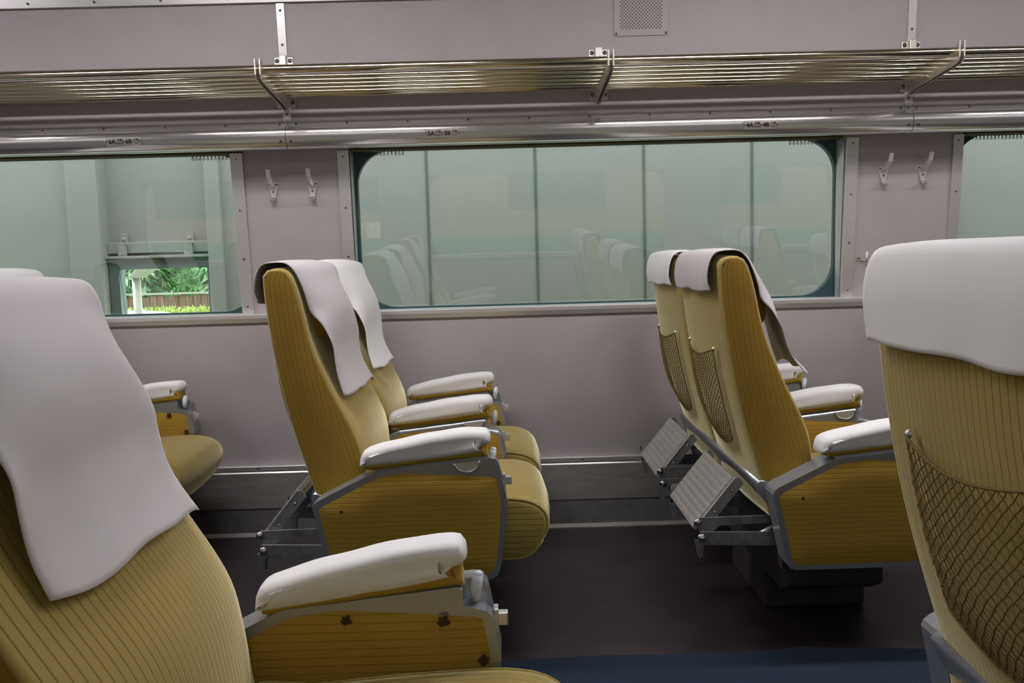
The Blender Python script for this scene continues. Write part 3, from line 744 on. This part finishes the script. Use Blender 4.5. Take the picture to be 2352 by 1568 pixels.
seat0 = make_double_seat()
YF, YNR = 2.79, .818
rows = [
 ((-1.16, YF), 0, 'ochre double seat below the 6A 6B plate, mostly hidden by the near left seat', ('6', 'far')),
 ((0, YF), 0, 'whole ochre double seat seen from its side, below and left of the 5A 5B plate', ('5', 'far')),
 ((1.16, YF), 0, 'ochre double seat right of centre with two raised footrests behind its back', ('4', 'far')),
 ((2.32, YF), 0, 'far double seat at the right edge, hidden behind the nearest right seat', ('3', 'far')),
 ((-.015, YNR), 5.2, 'nearest double seat in the left foreground, with a large ribbed backrest and armrest', ('5', 'near')),
 ((2.32, YNR), 0, 'double seat on the near side, mirrored at the right end of the middle window', ('3', 'near')),
 ((-1.16, YNR), 0, 'double seat on the near side, mirrored in the left window', ('6', 'near')),
 ((1.16, YNR), 0, 'nearest double seat at the right edge, large string pocket on its back', ('4', 'near'))]
seats = [seat0]+[copy_tree(seat0) for _ in rows[1:]]
cl_lab = {
 ('6', 'far', 0): 'white headrest cloth of the far left aisle-side seat, behind the near left cloth',
 ('6', 'far', 1): 'white headrest cloth at the left edge, peeping above the large near left cloth',
 ('5', 'far', 0): 'long greyish white headrest cloth hanging down the front of the aisle-side seat left of centre',
 ('5', 'far', 1): 'bright white headrest cloth on the window-side seat left of centre, behind a greyer one',
 ('4', 'far', 0): 'greyish headrest cloth over the aisle-side seat back right of centre',
 ('4', 'far', 1): 'bright white headrest cloth over the window-side seat back right of centre',
 ('3', 'far', 0): 'white headrest cloth of the far right aisle-side seat, behind the nearest right cloth',
 ('3', 'far', 1): 'white headrest cloth peeping above the nearest right headrest cloth at the right edge',
 ('3', 'near', 0): 'headrest cloth of the mirrored near side seat, right part of the middle window, nearer one',
 ('3', 'near', 1): 'headrest cloth of the mirrored near side seat, right part of the middle window, farther one',
 ('6', 'near', 0): 'headrest cloth of the mirrored near side seat in the left window, nearer one',
 ('6', 'near', 1): 'headrest cloth of the mirrored near side seat in the left window, farther one',
 ('5', 'near', 0): 'white headrest cloth on the near window-side seat beside the viewer on the left',
 ('5', 'near', 1): 'large greyish headrest cloth hanging over the nearest backrest in the left foreground',
 ('4', 'near', 0): 'white headrest cloth on the near window-side seat beside the viewer on the right',
 ('4', 'near', 1): 'large white headrest cloth over the nearest seat back at the right edge'}
rnd = 0
for o, ((x, y), rec, label, key) in zip(seats, rows):
    o.location = (x, y, 0); tag(o, label, 'seat', 'ochre double seats of the carriage')
    if key[1] == 'near':      # footrests folded down
        a_ = math.radians(-75); px_, pz_ = -.42, Z(-.72)
        for f_ in kids(o):
            if f_.name.startswith('footrest'):
                f_.rotation_euler = (0, a_, 0); v_ = Matrix.Rotation(a_, 3, 'Y') @ Vector((px_, 0, pz_)); f_.location = (px_-v_.x, 0, pz_-v_.z)
    if key == ('5', 'near'):
        for a in kids(o):
            if a.name.startswith('armrest') and a.data.vertices[0].co.y > .3:
                a_ = math.radians(-2.6); v_ = Matrix.Rotation(a_, 3, 'Y') @ Vector((-.06, 0, Z(-.47))); a.rotation_euler = (0, a_, 0); a.location = (-.06-v_.x-.011, 0, Z(-.47)-v_.z-.004)
    bs = sorted([b for b in kids(o) if b.name.startswith('backrest')], key=lambda b: b.location.y)
    for q, b in enumerate(bs):
        b.rotation_euler = (0, -math.radians(rec), 0)
        if rec: b.location.x -= .011
        rnd += 1
        grey = (key[1] == 'far' and q == 0) or (key == ('5', 'near'))
        c = make_cloth('headrest_cloth', .085 if key[1] == 'far' else .115, seed=rnd*7+3, m=M['cloth2'] if grey else M['cloth'], W=.200 if key == ('5', 'near') else .222, billow=.085 if (key == ('4', 'far') and q == 0) else (.02 if key[0] == '4' else 0))
        c.location = (x+b.location.x, y+b.location.y-(.008 if q == 0 else -.004)+(.024 if key == ('5', 'near') else 0), b.location.z); c.rotation_euler = b.rotation_euler
        tag(c, cl_lab[(key[0], key[1], q)], 'headrest cloth', 'white cloths over the headrests')

# ---------------------------------------------------------------- carpet runner in the aisle
c = MB(); G = []
for i in range(120):
    x = lerp(X0+.01, X1-.01, i/119)
    e = 2.285+.012*math.sin(x*3.1)+.006*math.sin(x*9)+(.022*math.exp(-((x-.76)/.05)**2))
    G.append([(x, 1.22, .0005), (x, 1.22, .007), (x, e-.006, .007), (x, e, .0045), (x, e, .0005)])
c.grid(G, None, False, 0, False); o = c.build('carpet_runner', M['carpet']); tag(o, 'dark blue carpet runner along the aisle floor', 'carpet')

# ---------------------------------------------------------------- outside, window side: hall wall with a small opening
YW = 5.0; GZ = Z(-2.4); TZ = Z(3.2)
hb = MB()
OX0, OX1, OZ0, OZ1 = -2.19, -1.613, -.40, .058
def wp(x0, x1, z0, z1, y0=YW, y1=YW+.12, mi=0): hb.box(x0, x1, y0, y1, Z(z0), Z(z1), mi)
wp(-9, OX0-.0, -3.47, 3.2); wp(OX1, 9, -3.47, 3.2); wp(OX0, OX1, -3.47, OZ0); wp(OX0, OX1, OZ1, 3.2, YW+.07, YW+.12)
hw_ = hb.build('wall_outside', M['panel']); struct(hw_)
for x in (-.998, -.401, .197, .796, 1.394, 3.7, -3.4):
    s = MB(); s.box(x-.007, x+.007, YW-.004, YW+.001, Z(-3), Z(3.2)); n += 1; struct(s.build('trim_%d' % n, M['seam']))
# posts either side of the opening
for x0, x1, y in ((-2.36, -2.19, YW-.05), (-1.613, -1.535, YW-.035)):
    s = MB(); s.box(x0, x1, y, YW+.002, Z(-3), Z(3.2)); n += 1; struct(s.build('trim_%d' % n, M['panel'], bevel=.004))
# right-hand window: post outside
s = MB(); s.box(2.42, 2.50, YW-.05, YW+.002, Z(-3), Z(3.2)); n += 1; struct(s.build('trim_%d' % n, M['panel']))
s = MB(); s.box(OX0, OX1, YW+.03, YW+.075, Z(.075), Z(.135)); s.box(OX0, OX1, YW-.01, YW+.09, Z(.045), Z(.060)); n += 1; struct(s.build('trim_%d' % n, M['panel'], bevel=.003))
f = MB()
f.box(OX0+.005, OX0+.06, YW+.02, YW+.10, Z(OZ0), Z(.045)); f.box(OX1-.028, OX1, YW+.02, YW+.10, Z(OZ0), Z(.045)); f.box(OX0+.06, OX1-.028, YW+.02, YW+.10, Z(-.014), Z(.045))
struct(f.build('window_7', M['hatch'], bevel=.003))
for i, x in enumerate((-2.10, -1.735)):
    h = MB(); h.box(x-.024, x+.024, YW+.040, YW+.052, Z(.118), Z(.185)); h.box(x-.024, x+.024, YW+.006, YW+.018, Z(.062), Z(.124)); h.box(x-.024, x+.024, YW+.006, YW+.045, Z(.115), Z(.124))
    o = h.build('clamp', M['panel'], bevel=.002); d_ = MB(); d_.dome((x, YW+.040, Z(.152)), (0, -1, 0), .012, .006, 10); d_.build('bolt', M['panel'], o)
    tag(o, ('left' if i == 0 else 'right')+' painted clamp with a bolt above the small outside opening', 'clamp', 'clamps above the outside opening')
# outdoors beyond the opening
gr = add_noise(mat('grass_ground', (.16, .26, .05), .9), 8, .4, .2)
s = MB(); s.box(-45, 25, -30, 60, GZ-.3, GZ); go_ = s.build('floor_outside', gr); struct(go_)
hedge = MB()
rr = random.Random(3)
def leaf(mb, c, ln_, wd, d, up_, mi=0):
    d = d.normalized(); s_ = d.cross(up_)
    if s_.length < 1e-3: return
    s_.normalize(); nn = s_.cross(d)
    mb.add([c, c+d*ln_*.5+s_*wd+nn*wd*.3, c+d*ln_-nn*ln_*.12, c+d*ln_*.5-s_*wd+nn*wd*.3], [(0, 1, 2), (0, 2, 3)], None, mi)
lf = mat('bright_leaf', (.24, .46, .20), .45); bsdf(lf).inputs['Subsurface Weight'].default_value = 0
lf2 = mat('pale_leaf', (.42, .60, .38), .45); lf3 = mat('deep_leaf', (.09, .26, .11), .5)
def dirv(): return Vector((rr.uniform(-1, 1), rr.uniform(-1, 1), rr.uniform(-1, 1)))
YT = 15.0
def tree(cx, cy, cz, rx, ry, rz, ncl, label, th):
    root = empty('tree', (cx, cy, GZ)); t = MB()
    t.tube([(0, 0, 0), (.1, 0, (cz-GZ)*.5), (-.05, 0, cz-GZ)], [.16, .12, .05], 8); t.build('trunk', M['trunk'], root)
    c = MB()
    for _ in range(ncl):
        v3 = dirv()
        while v3.length > 1: v3 = dirv()
        if v3.length < .45: v3 = v3.normalized()*.6
        p = Vector((v3.x*rx, v3.y*ry, (cz-GZ)+v3.z*rz)); k = rr.choice((5, 6, 7)); mi = rr.choice((0, 0, 1, 2))
        ax = (Vector((0, -.6, .6))+dirv()*.5).normalized()
        u = ax.cross(Vector((1, .1, 0))).normalized(); w_ = ax.cross(u)
        for q in range(k):
            a = 2*math.pi*q/k+rr.random()
            leaf(c, p, rr.uniform(.16, .26), .028, (u*math.cos(a)+w_*math.sin(a)-Vector((0, 0, .35))), ax, mi)
    c.build('foliage', [lf, lf2, lf3], root, fixn=False)
    k = MB(); Gs = []
    for i in range(9):
        a = math.pi*i/8-math.pi/2; Gs.append([(rx*.72*math.cos(a)*math.cos(b_*math.pi/6), ry*.72*math.cos(a)*math.sin(b_*math.pi/6), cz-GZ+rz*.78*math.sin(a)) for b_ in range(12)])
    k.grid(Gs, None, True, 0, True); k.build('inner_foliage', lf3, root)
    tag(root, label, 'tree', 'trees beyond the fence')
M['trunk'] = mat('bark', (.12, .08, .05), .9)
tree(-6.75, YT+1.3, Z(.35), .85, .9, 1.0, 2600, 'leafy green tree seen through the small outside opening, on its left', 0)
tree(-4.55, YT+1.1, Z(.30), .9, .9, 1.05, 2600, 'paler leafy tree seen through the small outside opening, on its right', 0)
tree(-5.8, YT+3.6, Z(.5), 2.4, 1.0, 1.6, 900, 'dark tree standing behind the two leafy trees outside the small opening', 0)
fm = add_noise(mat('rusty_fence_boards', (.17, .10, .065), .8), 6, .5, 0, (6, 1, .5))
s = MB()
for k in range(40):
    x = -8.4+k*.12; s.box(x, x+.112, YT-.01+.004*(k % 2), YT+.02, GZ, Z(-.50)+.02*math.sin(k*2.1))
fo2 = s.build('fence', fm); r_ = MB(); r_.box(-8.4, -3.6, YT-.04, YT+.03, Z(-.475), Z(-.445)); r_.build('top_rail', M['post'], fo2)
tag(fo2, 'rusty brown board fence with a white top rail, seen through the outside opening', 'fence')
hd = MB(); hm = mat('hedge_leaf', (.33, .42, .09), .6)
for _ in range(5200):
    p = Vector((rr.uniform(-7.9, -3.8), 13.4+rr.uniform(-.25, .25), Z(-.70)+rr.uniform(-.30, .05)))
    leaf(hd, p, rr.uniform(.05, .09), .014, dirv()+Vector((0, 0, .6)), Vector((0, -1, .4)))
hd.box(-7.9, -3.8, 13.2, 13.6, GZ, Z(-.72))
o = hd.build('hedge', hm, fixn=False); tag(o, 'low yellow-green clipped hedge in front of the brown fence', 'hedge')
lp = empty('garden_lamp', (-3.49, 8.6, GZ)); s = MB(); s.tube([(0, 0, 0), (0, 0, Z(-.10)-GZ)], .040, 14); s.build('post', M['post'], lp)
s = MB(); s.prism_y([(-.045, Z(-.10)-GZ), (.05, Z(-.11)-GZ), (.19, Z(-.02)-GZ), (.19, Z(.03)-GZ), (.08, Z(.02)-GZ)], -.09, .09); s.build('lamp_head', M['post'], lp, bevel=.006)
tag(lp, 'white lamp post with angled head standing outside the small opening', 'lamp post')
s = MB(); s.tube([(-3.60, 8.3, GZ), (-3.60, 8.3, Z(.6))], .022, 10); o = s.build('downpipe', M['post']); tag(o, 'thin white vertical pipe left of the white lamp post outside the opening', 'pipe')
# pale car roof
cr = empty('parked_car', (-4.45, 10.4, GZ)); s = MB(); G = []
for i in range(13):
    a = math.pi*i/12; x = -math.cos(a)*.95; h_ = (Z(-.50)-GZ)-.42*(1-math.sin(a)**.5)
    G.append([(x*(1-.25*abs(q)**3), q*.62, h_-.10*q*q) for q in [j/5-1 for j in range(11)]])
s.grid(G, None, False, 0, True); s.build('roof', M['post'], cr)
s = MB(); s.prism_y([(-2.0, .35), (2.0, .35), (2.05, .8), (1.5, 1.0), (-1.9, 1.05), (-2.05, .8)], -.8, .8); s.build('body', M['white'], cr, bevel=.05)
s = MB(); s.prism_y([(-1.3, 1.0), (1.2, 1.0), (.8, Z(-.62)-GZ), (-.8, Z(-.62)-GZ)], -.66, .66); s.build('cabin_glass', M['glassdark'], cr, bevel=.03)
for x in (-1.3, 1.3):
    for y in (-.75, .75):
        s = MB(); s.tube([(x, y-.1, .32), (x, y+.1, .32)], .32, 20); s.build('wheel', M['rubber'], cr)
tag(cr, 'white car, its rounded roof showing at the foot of the outside opening', 'car')

# ---------------------------------------------------------------- orange and green carriage on the next track (seen mirrored in the glass)
tr = empty('neighbouring_carriage', (0, -3.6, GZ)); hgt = lambda z: Z(z)-GZ
s = MB(); s.box(-9, 9, -.6, 0, hgt(-2.2), hgt(-.18), 1); s.box(-9, 9, -.6, 0, hgt(-.18), hgt(.02), 0); s.box(-9, 9, -.6, 0, hgt(.02), hgt(.9), 0); s.box(-9, 9, -.6, 0, hgt(.9), hgt(1.5), 1)
s.build('body', [M['bodyor'], M['bodygr']], tr)
for k in range(8):
    s = MB(); s.box(-8.3+k*2.1, -8.3+k*2.1+1.15, 0, .01, hgt(.12), hgt(.80)); s.build('window', M['glassdark'], tr)
tag(tr, 'orange and green carriage mirrored faintly in the window glass', 'train carriage')
